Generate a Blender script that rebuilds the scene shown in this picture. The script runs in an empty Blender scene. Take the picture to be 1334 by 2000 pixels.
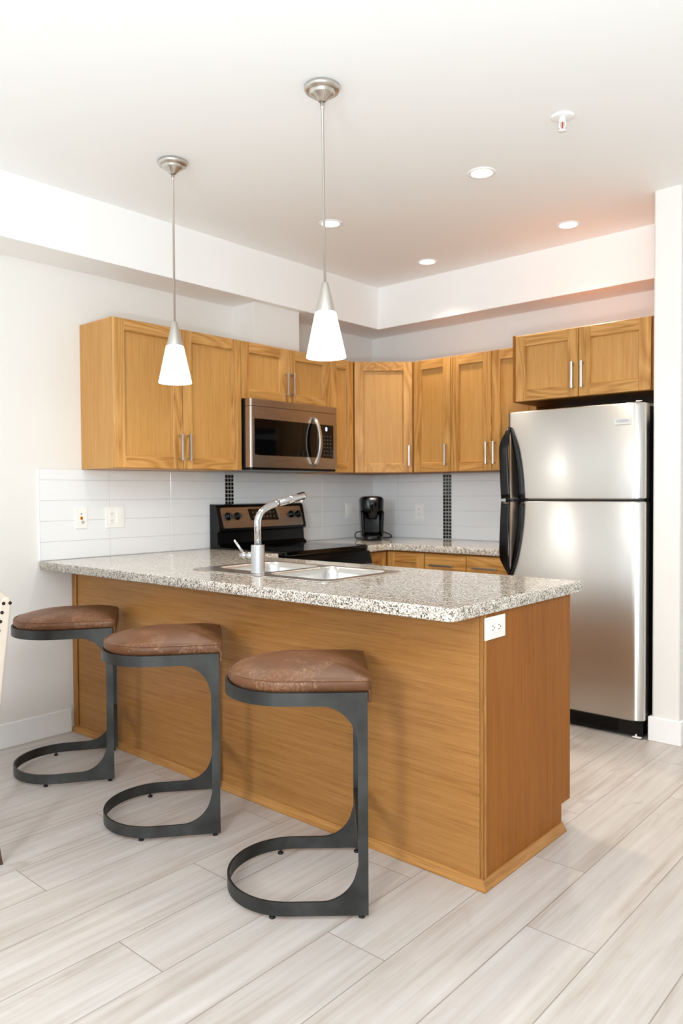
import bpy, bmesh, math, random
from math import sin, cos, pi, radians as R
from mathutils import Vector, Matrix, Euler

random.seed(7)
sc = bpy.context.scene
COL = sc.collection

# ------------------------------------------------------------------ camera
F_PX = 1486.88
YAW, PITCH, ROLL = 0.7236, -0.0269, -0.0063
CAM = Vector((3.7372, -4.6043, 1.2612))
cd = bpy.data.cameras.new('camera')
cd.sensor_fit = 'VERTICAL'
cd.sensor_height = 36.0
cd.sensor_width = 24.0
cd.lens = F_PX / 2000.0 * 36.0
cd.clip_start = 0.05
cam = bpy.data.objects.new('camera', cd)
COL.objects.link(cam)
fw = Vector((-sin(YAW) * cos(PITCH), cos(YAW) * cos(PITCH), sin(PITCH)))
rt0 = Vector((cos(YAW), sin(YAW), 0))
up0 = rt0.cross(fw)
rt = rt0 * cos(ROLL) + up0 * sin(ROLL)
up = -rt0 * sin(ROLL) + up0 * cos(ROLL)
cam.matrix_world = Matrix(((rt.x, up.x, -fw.x, CAM.x), (rt.y, up.y, -fw.y, CAM.y), (rt.z, up.z, -fw.z, CAM.z), (0, 0, 0, 1)))
cd.dof.use_dof = True
cd.dof.focus_distance = 2.6
cd.dof.aperture_fstop = 3.2
sc.camera = cam

# ------------------------------------------------------------------ world, light, exposure
sc.view_settings.view_transform = 'Standard'
sc.view_settings.look = 'None'
sc.view_settings.exposure = -0.36
sc.view_settings.gamma = 1.0
sc.view_settings.use_curve_mapping = False
try:
    sc.cycles.use_denoising = True
    sc.cycles.max_bounces = 10
    sc.cycles.diffuse_bounces = 7
    sc.cycles.glossy_bounces = 5
    sc.cycles.transmission_bounces = 6
    sc.cycles.sample_clamp_indirect = 6.0
    sc.cycles.caustics_reflective = False
    sc.cycles.caustics_refractive = False
except Exception:
    pass

world = bpy.data.worlds.new('daylight')
sc.world = world
world.use_nodes = True
bgn = world.node_tree.nodes['Background']
bgn.inputs[0].default_value = (0.80, 0.90, 1.0, 1)
bgn.inputs[1].default_value = 1.0


def area_light(name, loc, rot, sx, sy, watts, col):
    l = bpy.data.lights.new(name, 'AREA')
    l.shape = 'RECTANGLE'
    l.size, l.size_y = sx, sy
    l.energy = watts
    l.color = col
    o = bpy.data.objects.new(name, l)
    o.location = loc
    o.rotation_euler = rot
    COL.objects.link(o)
    return o


# daylight entering through the windows on the living-room side
area_light('window_daylight', (3.95, -7.18, 1.75), (R(90), 0, 0), 0.60, 0.90, 160, (0.84, 0.93, 1.0))
area_light('window_daylight', (1.25, -7.18, 1.40), (R(90), 0, 0), 1.9, 2.1, 20, (0.80, 0.91, 1.0))
# unseen uplight added behind the camera to brighten the ceiling, like a bounced flash
area_light('added_ceiling_fill', (4.1, -5.2, 0.8), (R(180), 0, 0), 0.6, 0.6, 208, (0.80, 0.915, 1.0))


# ------------------------------------------------------------------ materials
def lin(r, g, b):
    f = lambda c: (c / 255 / 12.92) if c <= 10 else ((c / 255 + 0.055) / 1.055) ** 2.4
    return (f(r), f(g), f(b), 1)


def mat(name, col, rough=0.5, metal=0.0, **kw):
    m = bpy.data.materials.new(name)
    m.use_nodes = True
    b = m.node_tree.nodes['Principled BSDF']
    b.inputs['Base Color'].default_value = col
    b.inputs['Roughness'].default_value = rough
    b.inputs['Metallic'].default_value = metal
    for k, v in kw.items():
        b.inputs[k.replace('_', ' ')].default_value = v
    return m


class NT:
    """small helper for building node trees"""
    def __init__(s, m):
        s.t = m.node_tree
        s.b = s.t.nodes['Principled BSDF']

    def n(s, typ, **kw):
        nd = s.t.nodes.new(typ)
        for k, v in kw.items():
            setattr(nd, k, v)
        return nd

    def l(s, a, b):
        s.t.links.new(a, b)

    def math(s, op, a, b=None, c=None):
        nd = s.n('ShaderNodeMath', operation=op)
        for i, v in enumerate((a, b, c)):
            if v is None:
                continue
            if isinstance(v, (int, float)):
                nd.inputs[i].default_value = v
            else:
                s.l(v, nd.inputs[i])
        return nd.outputs[0]

    def ramp(s, fac, stops, interp='LINEAR'):
        r = s.n('ShaderNodeValToRGB')
        r.color_ramp.interpolation = interp
        e = r.color_ramp.elements
        while len(e) < len(stops):
            e.new(0.5)
        for i, (p, c) in enumerate(stops):
            e[i].position = p
            e[i].color = c
        s.l(fac, r.inputs[0])
        return r.outputs[0]

    def mix(s, fac, a, b, mode='MIX'):
        m = s.n('ShaderNodeMix', data_type='RGBA', blend_type=mode)
        if isinstance(fac, (int, float)):
            m.inputs[0].default_value = fac
        else:
            s.l(fac, m.inputs[0])
        for i, v in ((6, a), (7, b)):
            if isinstance(v, tuple):
                m.inputs[i].default_value = v
            else:
                s.l(v, m.inputs[i])
        return m.outputs[2]

    def noise(s, vec, scale=5, detail=3, rough=0.5, dist=0.0):
        nd = s.n('ShaderNodeTexNoise')
        nd.inputs['Scale'].default_value = scale
        nd.inputs['Detail'].default_value = detail
        nd.inputs['Roughness'].default_value = rough
        nd.inputs['Distortion'].default_value = dist
        s.l(vec, nd.inputs['Vector'])
        return nd.outputs['Fac']

    def mapping(s, vec, scale=(1, 1, 1), loc=(0, 0, 0)):
        mp = s.n('ShaderNodeMapping')
        mp.inputs['Scale'].default_value = scale
        mp.inputs['Location'].default_value = loc
        s.l(vec, mp.inputs['Vector'])
        return mp.outputs[0]

    def objcoord(s, rnd=True):
        tc = s.n('ShaderNodeTexCoord')
        if not rnd:
            return tc.outputs['Object']
        oi = s.n('ShaderNodeObjectInfo')
        k = s.math('MULTIPLY', oi.outputs['Random'], 13.0)
        cb = s.n('ShaderNodeCombineXYZ')
        for i in range(3):
            s.l(k, cb.inputs[i])
        a = s.n('ShaderNodeVectorMath', operation='ADD')
        s.l(tc.outputs['Object'], a.inputs[0])
        s.l(cb.outputs[0], a.inputs[1])
        return a.outputs[0]

    def bump(s, h, strength=0.2, dist=0.002):
        b = s.n('ShaderNodeBump')
        b.inputs['Strength'].default_value = strength
        b.inputs['Distance'].default_value = dist
        s.l(h, b.inputs['Height'])
        s.l(b.outputs[0], s.b.inputs['Normal'])


def wood(name, axis, light, mid, dark, rough=0.38, cathedral=0.5, spec=0.32):
    m = mat(name, mid, rough)
    t = NT(m)
    v = t.objcoord()
    def sc3(a, b):
        q = [a, a, a]; q[axis] = b
        return tuple(q)
    big = t.noise(t.mapping(v, sc3(6.0, 0.8)), 1.0, 2, 0.5, 0.5)
    # growth rings: contour lines of the large noise
    rings = t.math('MULTIPLY', t.math('ABSOLUTE', t.math('SUBTRACT', t.math('FRACT', t.math('MULTIPLY', big, 12.0)), 0.5)), 2.0)
    streak = t.noise(t.mapping(v, sc3(85.0, 2.6)), 1.0, 3, 0.6)
    pore = t.noise(t.mapping(v, sc3(330.0, 9.0)), 1.0, 2, 0.6)
    soft = t.noise(t.mapping(v, sc3(3.0, 0.9)), 1.0, 2, 0.5)
    f = t.math('MULTIPLY', streak, 0.45)
    f = t.math('ADD', f, t.math('MULTIPLY', pore, 0.40))
    f = t.math('ADD', f, t.math('MULTIPLY', soft, 0.35))
    f = t.math('ADD', f, t.math('MULTIPLY', t.math('SUBTRACT', rings, 0.5), 0.22 * cathedral))
    c = t.ramp(f, [(0.38, dark), (0.60, mid), (0.84, light)])
    t.l(c, t.b.inputs['Base Color'])
    t.bump(pore, 0.06, 0.001)
    t.b.inputs['Specular IOR Level'].default_value = spec
    return m


OAK = dict(light=lin(206, 158, 96), mid=lin(186, 135, 72), dark=lin(148, 98, 44))
wood_x = wood('oak_grain_along_x', 0, **OAK, cathedral=1.0)
wood_y = wood('oak_grain_along_y', 1, **OAK, cathedral=1.0)
wood_z = wood('oak_grain_upright', 2, **OAK, cathedral=1.0)
veneer_x = wood('oak_veneer_along_x', 0, light=lin(176, 128, 73), mid=lin(157, 108, 56), dark=lin(130, 84, 39), cathedral=0.10)
trim_z = wood('oak_trim_upright', 2, light=lin(176, 128, 70), mid=lin(152, 102, 50), dark=lin(122, 76, 34), cathedral=0.3)
trim_x = wood('oak_trim_along_x', 0, light=lin(190, 140, 80), mid=lin(168, 117, 60), dark=lin(130, 84, 40), cathedral=0.3)
trim_y = wood('oak_trim_along_y', 1, light=lin(190, 140, 80), mid=lin(168, 117, 60), dark=lin(130, 84, 40), cathedral=0.3)
veneer_z = wood('oak_veneer_upright', 2, light=lin(160, 102, 38), mid=lin(147, 90, 34), dark=lin(126, 70, 18), cathedral=0.08, rough=0.5, spec=0.15)
panel_z = wood('oak_door_panel', 2, light=lin(202, 154, 92), mid=lin(187, 137, 74), dark=lin(167, 116, 58), cathedral=0.10)

wall_m = mat('wall_paint', lin(231, 228, 223), 0.75)
ceil_m = mat('ceiling_paint', lin(246, 245, 243), 0.8)
white_m = mat('white_gloss_paint', lin(244, 244, 243), 0.35)
plate_m = mat('white_plastic', lin(244, 243, 238), 0.35)
slot_m = mat('dark_slot', lin(30, 28, 28), 0.6)
tile_m = mat('white_glazed_tile', lin(236, 237, 238), 0.13)
grout_m = mat('light_grout', lin(200, 198, 194), 0.8)
mosaic_m = mat('black_glass_mosaic', lin(12, 11, 11), 0.1, Specular_IOR_Level=0.3)
black_m = mat('black_plastic', lin(9, 9, 10), 0.22, Specular_IOR_Level=0.3)
blackmatte_m = mat('black_matte', lin(12, 12, 12), 0.6)
blackgloss_m = mat('black_glass', lin(6, 6, 7), 0.04, Specular_IOR_Level=0.4)
chrome_m = mat('chrome', lin(198, 198, 201), 0.07, 1.0)
nickel_m = mat('brushed_nickel', lin(205, 200, 193), 0.30, 1.0)
sinksteel_m = mat('sink_steel', lin(205, 202, 198), 0.24, 1.0)
orange_m = mat('orange_plastic', lin(232, 150, 40), 0.4)
dark_m = mat('dark_shadow_gap', lin(30, 22, 16), 0.8)


def brushed(name, col, rough, axis=0, stretch=400, aniso=0.0, wob=0.0):
    m = mat(name, col, rough, 1.0)
    t = NT(m)
    v = t.objcoord(False)
    s = [stretch, stretch, stretch]; s[axis] = 2.0
    n = t.noise(t.mapping(v, tuple(s)), 1.0, 2, 0.6)
    t.l(t.math('ADD', t.math('MULTIPLY', n, 0.05), rough - 0.025), t.b.inputs['Roughness'])
    if aniso:
        t.b.inputs['Anisotropic'].default_value = aniso
        t.b.inputs['Anisotropic Rotation'].default_value = 0.25
        tg = t.n('ShaderNodeTangent', direction_type='RADIAL', axis='Z')
        t.l(tg.outputs[0], t.b.inputs['Tangent'])
    if wob:
        big = t.noise(t.mapping(v, (3.0, 3.0, 1.1)), 1.0, 1, 0.4)
        t.bump(t.math('MULTIPLY', big, wob), 0.35, 1.0)
    return m


steel_fridge = brushed('stainless_fridge', lin(208, 205, 201), 0.26, 0, aniso=0.8, wob=0.016)
steel_micro = brushed('stainless_microwave', lin(180, 171, 163), 0.28, 1)

emis_m = mat('frosted_lit_glass', lin(255, 255, 255), 0.3)
_b = emis_m.node_tree.nodes['Principled BSDF']
_b.inputs['Emission Color'].default_value = (1.0, 0.985, 0.96, 1)
_b.inputs['Emission Strength'].default_value = 1.6
lamp_m = mat('recessed_lamp_lens', lin(255, 255, 255), 0.4)
_b = lamp_m.node_tree.nodes['Principled BSDF']
_b.inputs['Emission Color'].default_value = (1.0, 0.96, 0.90, 1)
_b.inputs['Emission Strength'].default_value = 5.0
disp_m = mat('lit_display', lin(210, 215, 255), 0.4)
_b = disp_m.node_tree.nodes['Principled BSDF']
_b.inputs['Emission Color'].default_value = (0.75, 0.8, 1.0, 1)
_b.inputs['Emission Strength'].default_value = 1.5

# gunmetal of the stools, a little worn
gun_m = mat('gunmetal', lin(84, 86, 86), 0.42, 0.75)
t = NT(gun_m)
v = t.objcoord()
n1 = t.noise(v, 7, 3, 0.6)
t.l(t.ramp(n1, [(0.3, lin(50, 50, 49)), (0.7, lin(76, 77, 76))]), t.b.inputs['Base Color'])

# tan leather with scratches
lea_m = mat('brown_leather', lin(110, 74, 50), 0.42, Specular_IOR_Level=0.3)
t = NT(lea_m)
v = t.objcoord()
n1 = t.noise(v, 5, 3, 0.6)
n2 = t.noise(t.mapping(v, (30, 9, 9)), 1, 4, 0.7, 2.5)
n3 = t.noise(t.mapping(v, (9, 34, 9)), 1, 4, 0.7, 3.5)
scr = t.math('MAXIMUM', t.math('SUBTRACT', 1.0, t.math('MULTIPLY', t.math('ABSOLUTE', t.math('SUBTRACT', n2, 0.5)), 60.0)),
             t.math('SUBTRACT', 1.0, t.math('MULTIPLY', t.math('ABSOLUTE', t.math('SUBTRACT', n3, 0.48)), 70.0)))
scr = t.math('MAXIMUM', scr, 0.0)
scr = t.math('MULTIPLY', scr, t.math('GREATER_THAN', t.noise(v, 9, 2, 0.5), 0.52))
base = t.ramp(n1, [(0.25, lin(84, 51, 29)), (0.75, lin(114, 74, 45))])
t.l(t.mix(t.math('MULTIPLY', scr, 0.6), base, lin(182, 142, 110)), t.b.inputs['Base Color'])
t.bump(t.noise(v, 160, 3, 0.6), 0.12, 0.002)

# speckled granite
gran_m = mat('speckled_granite', lin(190, 180, 170), 0.07)
t = NT(gran_m)
v = t.objcoord(False)
vo = t.n('ShaderNodeTexVoronoi')
vo.inputs['Scale'].default_value = 250
wv = t.n('ShaderNodeVectorMath', operation='ADD')
nz = t.n('ShaderNodeTexNoise'); nz.inputs['Scale'].default_value = 90
t.l(v, nz.inputs['Vector'])
sc_ = t.n('ShaderNodeVectorMath', operation='SCALE'); sc_.inputs['Scale'].default_value = 0.010
t.l(nz.outputs['Color'], sc_.inputs[0])
t.l(v, wv.inputs[0]); t.l(sc_.outputs[0], wv.inputs[1])
t.l(wv.outputs[0], vo.inputs['Vector'])
sep = t.n('ShaderNodeSeparateColor'); t.l(vo.outputs['Color'], sep.inputs[0])
cl = t.noise(v, 45, 3, 0.6)
f = t.math('ADD', t.math('MULTIPLY', sep.outputs[0], 0.75), t.math('MULTIPLY', cl, 0.5))
c = t.ramp(f, [(0.22, lin(44, 41, 39)), (0.33, lin(104, 93, 84)), (0.44, lin(156, 141, 124)), (0.60, lin(192, 181, 167)),
               (0.80, lin(216, 209, 199)), (1.0, lin(234, 230, 224))])
t.l(c, t.b.inputs['Base Color'])

# oak plank floor: strips along Y, joints staggered by thirds
flo_m = mat('pale_oak_planks', lin(214, 204, 192), 0.38)
t = NT(flo_m)
tc = t.n('ShaderNodeTexCoord')
sx = t.n('ShaderNodeSeparateXYZ'); t.l(tc.outputs['Object'], sx.inputs[0])
X, Y = sx.outputs[0], sx.outputs[1]
PW, PL = 0.2068, 1.222
u = t.math('DIVIDE', t.math('SUBTRACT', X, 2.487), PW)
i = t.math('FLOOR', u)
fu = t.math('SUBTRACT', u, i)
m3 = t.math('FLOORED_MODULO', i, 3.0)
off = t.math('ADD', t.math('MULTIPLY', t.math('COMPARE', m3, 1.0, 0.3), 0.819), t.math('MULTIPLY', t.math('COMPARE', m3, 2.0, 0.3), 0.419))
w = t.math('DIVIDE', t.math('SUBTRACT', t.math('ADD', Y, 3.444), off), PL)
j = t.math('FLOOR', w)
fwv = t.math('SUBTRACT', w, j)
eu = t.math('MULTIPLY', t.math('MINIMUM', fu, t.math('SUBTRACT', 1.0, fu)), PW)
ew = t.math('MULTIPLY', t.math('MINIMUM', fwv, t.math('SUBTRACT', 1.0, fwv)), PL)
edge = t.math('MINIMUM', eu, ew)
gap = t.math('LESS_THAN', edge, 0.0014)
cid = t.n('ShaderNodeCombineXYZ'); t.l(i, cid.inputs[0]); t.l(j, cid.inputs[1])
wn = t.n('ShaderNodeTexWhiteNoise', noise_dimensions='3D'); t.l(cid.outputs[0], wn.inputs['Vector'])
cv = t.n('ShaderNodeCombineXYZ')
t.l(X, cv.inputs[0]); t.l(Y, cv.inputs[1]); t.l(t.math('MULTIPLY', wn.outputs['Value'], 37.0), cv.inputs[2])
big = t.noise(t.mapping(cv.outputs[0], (9.0, 0.75, 1)), 1.0, 2, 0.5, 0.35)
rings = t.math('MULTIPLY', t.math('ABSOLUTE', t.math('SUBTRACT', t.math('FRACT', t.math('MULTIPLY', big, 9.0)), 0.5)), 2.0)
streak = t.noise(t.mapping(cv.outputs[0], (42, 1.0, 1)), 1.0, 3, 0.55)
fine = t.noise(t.mapping(cv.outputs[0], (260, 5, 1)), 1.0, 2, 0.6)
blot = t.noise(t.mapping(cv.outputs[0], (9, 1.6, 1)), 1.0, 3, 0.55, 0.6)
knot = t.noise(t.mapping(cv.outputs[0], (11, 4.5, 1)), 1.0, 2, 0.5, 1.2)
f = t.math('MULTIPLY', streak, 0.40)
f = t.math('ADD', f, t.math('MULTIPLY', rings, 0.05))
f = t.math('ADD', f, t.math('MULTIPLY', fine, 0.16))
f = t.math('ADD', f, t.math('MULTIPLY', blot, 0.42))
c = t.ramp(f, [(0.34, lin(174, 160, 149)), (0.50, lin(195, 186, 179)), (0.66, lin(207, 200, 195))])
kn = t.math('MULTIPLY', t.math('MAXIMUM', t.math('SUBTRACT', knot, 0.66), 0.0), 2.6)
c = t.mix(kn, c, lin(150, 130, 112))
tone = t.math('ADD', 0.955, t.math('MULTIPLY', wn.outputs['Value'], 0.06))
vv = t.n('ShaderNodeCombineColor')
for q in range(3):
    t.l(tone, vv.inputs[q])
c = t.mix(1.0, c, vv.outputs[0], 'MULTIPLY')
c = t.mix(t.math('MULTIPLY', gap, 0.75), c, lin(112, 96, 84))
t.l(c, t.b.inputs['Base Color'])
t.b.inputs['Roughness'].default_value = 0.36
t.bump(t.math('SUBTRACT', 1.0, gap), 0.25, 0.001)

fabric_m = mat('cream_linen', lin(204, 190, 176), 0.85)
t = NT(fabric_m)
t.bump(t.noise(t.objcoord(), 500, 2, 0.6), 0.15, 0.002)
legwood_m = mat('dark_chair_leg', lin(70, 48, 34), 0.4)
nail_m = mat('dark_bronze_nail', lin(52, 40, 32), 0.35, 0.8)
glass_m = mat('window_glass', (1, 1, 1, 1), 0.02, 0.0, Transmission_Weight=1.0, IOR=1.05)


# ------------------------------------------------------------------ mesh helpers
class MB:
    """collects shapes in one bmesh; M transforms what is added next"""
    def __init__(s):
        s.bm = bmesh.new()
        s.M = Matrix.Identity(4)
        s.mi = 0

    def _take(s, verts, smooth=False):
        fs = set()
        for v_ in verts:
            for f_ in v_.link_faces:
                fs.add(f_)
        for f_ in fs:
            f_.material_index = s.mi
            f_.smooth = smooth
        for v_ in verts:
            v_.co = s.M @ v_.co

    def box(s, x0, x1, y0, y1, z0, z1, bev=0.0, seg=1):
        if x0 > x1: x0, x1 = x1, x0
        if y0 > y1: y0, y1 = y1, y0
        if z0 > z1: z0, z1 = z1, z0
        tmp = bmesh.new()
        bmesh.ops.create_cube(tmp, size=1.0)
        for v_ in tmp.verts:
            v_.co = Vector(((x0 + x1) / 2 + v_.co.x * (x1 - x0), (y0 + y1) / 2 + v_.co.y * (y1 - y0), (z0 + z1) / 2 + v_.co.z * (z1 - z0)))
        if bev > 0:
            b = min(bev, 0.49 * min(x1 - x0, y1 - y0, z1 - z0))
            bmesh.ops.bevel(tmp, geom=tmp.edges[:], offset=b, segments=seg, profile=0.5, affect='EDGES')
        s._merge(tmp, smooth=False)

    def _merge(s, tmp, smooth=False):
        mp = {}
        for v_ in tmp.verts:
            mp[v_] = s.bm.verts.new(s.M @ v_.co)
        for f_ in tmp.faces:
            try:
                nf = s.bm.faces.new([mp[q] for q in f_.verts])
            except ValueError:
                continue
            nf.material_index = s.mi
            nf.smooth = smooth or f_.smooth
        tmp.free()

    def ring_surface(s, rings, cap0=True, cap1=True, smooth=True, closed=True):
        vs = [[s.bm.verts.new(s.M @ Vector(p)) for p in r] for r in rings]
        n = len(rings[0])
        for a, b in zip(vs[:-1], vs[1:]):
            for k in range(n if closed else n - 1):
                f_ = s.bm.faces.new((a[k], a[(k + 1) % n], b[(k + 1) % n], b[k]))
                f_.smooth = smooth
                f_.material_index = s.mi
        for flag, r, rev in ((cap0, vs[0], True), (cap1, vs[-1], False)):
            if flag:
                f_ = s.bm.faces.new(list(reversed(r)) if rev else r)
                f_.material_index = s.mi
        return vs

    def lathe(s, prof, c=(0, 0, 0), n=32, cap0=True, cap1=True):
        """prof: list of (radius, z)"""
        s.ring_surface([[(c[0] + r * cos(2 * pi * k / n), c[1] + r * sin(2 * pi * k / n), c[2] + z) for k in range(n)] for r, z in prof], cap0, cap1)

    def cyl(s, p0, p1, r0, r1=None, n=20, smooth=True):
        r1 = r0 if r1 is None else r1
        s.tube([p0, p1], [r0, r1], n)

    def tube(s, pts, r, n=14, cap=True, up=None, flat=None):
        """round tube along pts; flat=(a,b) gives a rectangular-ish section"""
        pts = [Vector(p) for p in pts]
        rs = r if isinstance(r, (list, tuple)) else [r] * len(pts)
        rings = []
        prev = None
        for k, p in enumerate(pts):
            if k == 0: d_ = pts[1] - pts[0]
            elif k == len(pts) - 1: d_ = pts[-1] - pts[-2]
            else: d_ = (pts[k + 1] - pts[k]).normalized() + (pts[k] - pts[k - 1]).normalized()
            d_.normalize()
            if up is not None:
                a = Vector(up) - d_ * d_.dot(Vector(up))
                a.normalize()
            elif prev is None:
                a = d_.orthogonal().normalized()
            else:
                a = prev - d_ * prev.dot(d_)
                a.normalize()
            prev = a
            b = d_.cross(a)
            if flat:
                fa, fb = flat if not isinstance(flat[0], (list, tuple)) else flat[k]
                ring = []
                for q in range(n):
                    an = 2 * pi * q / n
                    ca, sa = cos(an), sin(an)
                    ex = 0.4
                    ring.append(p + a * (fa * math.copysign(abs(ca) ** ex, ca)) + b * (fb * math.copysign(abs(sa) ** ex, sa)))
                rings.append(ring)
            else:
                rings.append([p + a * (rs[k] * cos(2 * pi * q / n)) + b * (rs[k] * sin(2 * pi * q / n)) for q in range(n)])
        s.ring_surface(rings, cap, cap)

    def prism(s, poly, z0, z1, axis='z', bev=0.0):
        """polygon extruded along an axis; poly gives the other two coords in order (x,y)/(y,z)/(x,z)"""
        tmp = bmesh.new()
        def P(a, b, h):
            return {'z': (a, b, h), 'x': (h, a, b), 'y': (a, h, b)}[axis]
        v0 = [tmp.verts.new(P(a, b, z0)) for a, b in poly]
        v1 = [tmp.verts.new(P(a, b, z1)) for a, b in poly]
        n = len(poly)
        tmp.faces.new(v0)
        tmp.faces.new(list(reversed(v1)))
        for k in range(n):
            tmp.faces.new((v0[k], v1[k], v1[(k + 1) % n], v0[(k + 1) % n]))
        bmesh.ops.recalc_face_normals(tmp, faces=tmp.faces[:])
        if bev > 0:
            bmesh.ops.bevel(tmp, geom=tmp.edges[:], offset=bev, segments=2, profile=0.5, affect='EDGES')
        s._merge(tmp)

    def ball(s, c, r, sz=1.0, n=12):
        prof = [(max(1e-4, r * sin(pi * k / 8)), -r * cos(pi * k / 8) * sz) for k in range(9)]
        s.lathe(prof, c, n)


def put(name, mb, mats, parent=None, origin=None, fix=True):
    """links the collected shapes as ONE object; origin = world position of the parent"""
    bm = mb.bm
    if fix:
        bmesh.ops.recalc_face_normals(bm, faces=bm.faces[:])
    if origin is not None:
        o_ = Vector(origin)
        for v_ in bm.verts:
            v_.co -= o_
    me = bpy.data.meshes.new(name)
    bm.to_mesh(me)
    bm.free()
    for m_ in (mats if isinstance(mats, (list, tuple)) else [mats]):
        me.materials.append(m_)
    o = bpy.data.objects.new(name, me)
    COL.objects.link(o)
    if parent is not None:
        o.parent = parent
    elif origin is not None:
        o.location = origin
    return o


def thing(name, label, cat, loc=(0, 0, 0), rotz=0, group=None):
    o = bpy.data.objects.new(name, None)
    o.empty_display_size = 0.05
    COL.objects.link(o)
    o.location = loc
    o.rotation_euler = (0, 0, rotz)
    o['label'] = label
    o['category'] = cat
    if group:
        o['group'] = group
    return o


def tag(o, label, cat, group=None):
    o['label'] = label
    o['category'] = cat
    if group:
        o['group'] = group
    return o


def struct(name, mb, mats, label=None, origin=None):
    o = put(name, mb, mats, None, origin)
    o['kind'] = 'structure'
    if label:
        o['label'] = label
    return o


def copy_tree(o, parent=None):
    c = o.copy()
    COL.objects.link(c)
    if parent is not None:
        c.parent = parent
        c.matrix_parent_inverse = o.matrix_parent_inverse.copy()
    for ch in list(o.children):
        copy_tree(ch, c)
    return c


def one(fn, *a, **k):
    mb = MB()
    getattr(mb, fn)(*a, **k)
    return mb


def curve_slab(name, outer, holes, z0, z1, bev, mats):
    """flat slab with holes and rounded edges from polygons, as a mesh"""
    cu = bpy.data.curves.new(name, 'CURVE')
    cu.dimensions = '2D'
    cu.fill_mode = 'BOTH'
    for poly in [outer] + holes:
        sp = cu.splines.new('POLY')
        sp.points.add(len(poly) - 1)
        for p_, (x, y) in zip(sp.points, poly):
            p_.co = (x, y, 0, 1)
        sp.use_cyclic_u = True
    cu.extrude = (z1 - z0) / 2 - bev
    cu.bevel_depth = bev
    cu.bevel_resolution = 2
    cu.offset = -bev
    o = bpy.data.objects.new(name, cu)
    COL.objects.link(o)
    dg = bpy.context.evaluated_depsgraph_get()
    me = bpy.data.meshes.new_from_object(o.evaluated_get(dg))
    bpy.data.objects.remove(o)
    me.transform(Matrix.Translation((0, 0, (z0 + z1) / 2)))
    me.materials.clear()
    for m_ in mats:
        me.materials.append(m_)
    r = bpy.data.objects.new(name, me)
    COL.objects.link(r)
    return r


def round_poly(pts, rad, seg=5):
    """polygon with rounded corners; rad is a list per corner or one value"""
    out = []
    n = len(pts)
    for k in range(n):
        r = rad[k] if isinstance(rad, (list, tuple)) else rad
        p = Vector(pts[k]); a = Vector(pts[k - 1]); b = Vector(pts[(k + 1) % n])
        if r <= 0:
            out.append(tuple(p)); continue
        da = (a - p).normalized(); db = (b - p).normalized()
        ang = da.angle(db)
        d_ = r / math.tan(ang / 2)
        bis = (da + db).normalized()
        c_ = p + bis * (r / sin(ang / 2))
        p0 = p + da * d_; p1 = p + db * d_
        a0 = math.atan2(*(p0 - c_).yx); a1 = math.atan2(*(p1 - c_).yx)
        dd = (a1 - a0 + pi) % (2 * pi) - pi
        for q in range(seg + 1):
            an = a0 + dd * q / seg
            out.append((c_.x + r * cos(an), c_.y + r * sin(an)))
    return out


# ------------------------------------------------------------------ room shell
ZC, ZS = 2.733, 2.435          # ceiling, soffit underside
XR, YF = 5.8, -7.3             # far side of the living area
o = struct('floor', one('box', -0.12, XR + 0.12, YF - 0.12, 0.12, -0.08, 0.0), flo_m, 'pale oak plank floor')
struct('ceiling', one('box', -0.12, XR + 0.12, YF - 0.12, 0.12, ZC, ZC + 0.08), ceil_m, 'smooth white ceiling')
struct('wall_left', one('box', -0.12, 0.0, YF - 0.12, 0.12, 0, ZC), wall_m, 'off-white wall behind the range')
struct('wall_back', one('box', 0.0, XR + 0.12, 0.0, 0.12, 0, ZC), wall_m, 'off-white wall behind the fridge')


def wall_with_holes(name, axis, p0, p1, a0, a1, holes, label):
    """wall slab between p0,p1 on its thin axis, spanning a0..a1, with rectangular holes (a,b,z0,z1)"""
    mb = MB()
    cuts = sorted(holes)
    def bx(a, b, z0, z1):
        if axis == 'y': mb.box(a, b, p0, p1, z0, z1)
        else: mb.box(p0, p1, a, b, z0, z1)
    cur = a0
    for (a, b, z0, z1) in cuts:
        bx(cur, a, 0, ZC)
        bx(a, b, 0, z0)
        bx(a, b, z1, ZC)
        cur = b
    bx(cur, a1, 0, ZC)
    return struct(name, mb, wall_m, label)


wall_with_holes('wall_front', 'y', YF - 0.12, YF, 0.0, XR, [(0.3, 2.2, 0.35, 2.4), (3.55, 4.35, 1.1, 2.35)], 'off-white wall with two windows')
wall_with_holes('wall_right', 'x', XR, XR + 0.12, YF - 0.12, 0.0, [(-5.4, -3.2, 0.5, 2.4)], 'off-white wall with a side window')


def window(name, axis, p, a0, a1, z0, z1):
    f = MB()
    g = MB()
    w_ = 0.05
    def bx(mb, a, b, zz0, zz1, d0, d1):
        if axis == 'y': mb.box(a, b, p + d0, p + d1, zz0, zz1, 0.004)
        else: mb.box(p + d0, p + d1, a, b, zz0, zz1, 0.004)
    am = (a0 + a1) / 2
    for a, b, zz0, zz1 in ((a0, a0 + w_, z0, z1), (a1 - w_, a1, z0, z1), (a0 + w_, a1 - w_, z0, z0 + w_), (a0 + w_, a1 - w_, z1 - w_, z1), (am - 0.025, am + 0.025, z0 + w_, z1 - w_)):
        bx(f, a, b, zz0, zz1, -0.04, 0.04)
    bx(g, a0 + w_, am - 0.025, z0 + w_, z1 - w_, -0.004, 0.004)
    bx(g, am + 0.025, a1 - w_, z0 + w_, z1 - w_, -0.004, 0.004)
    fo = struct(name, f, white_m, 'white framed window')
    put('pane', g, glass_m, fo)


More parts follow.
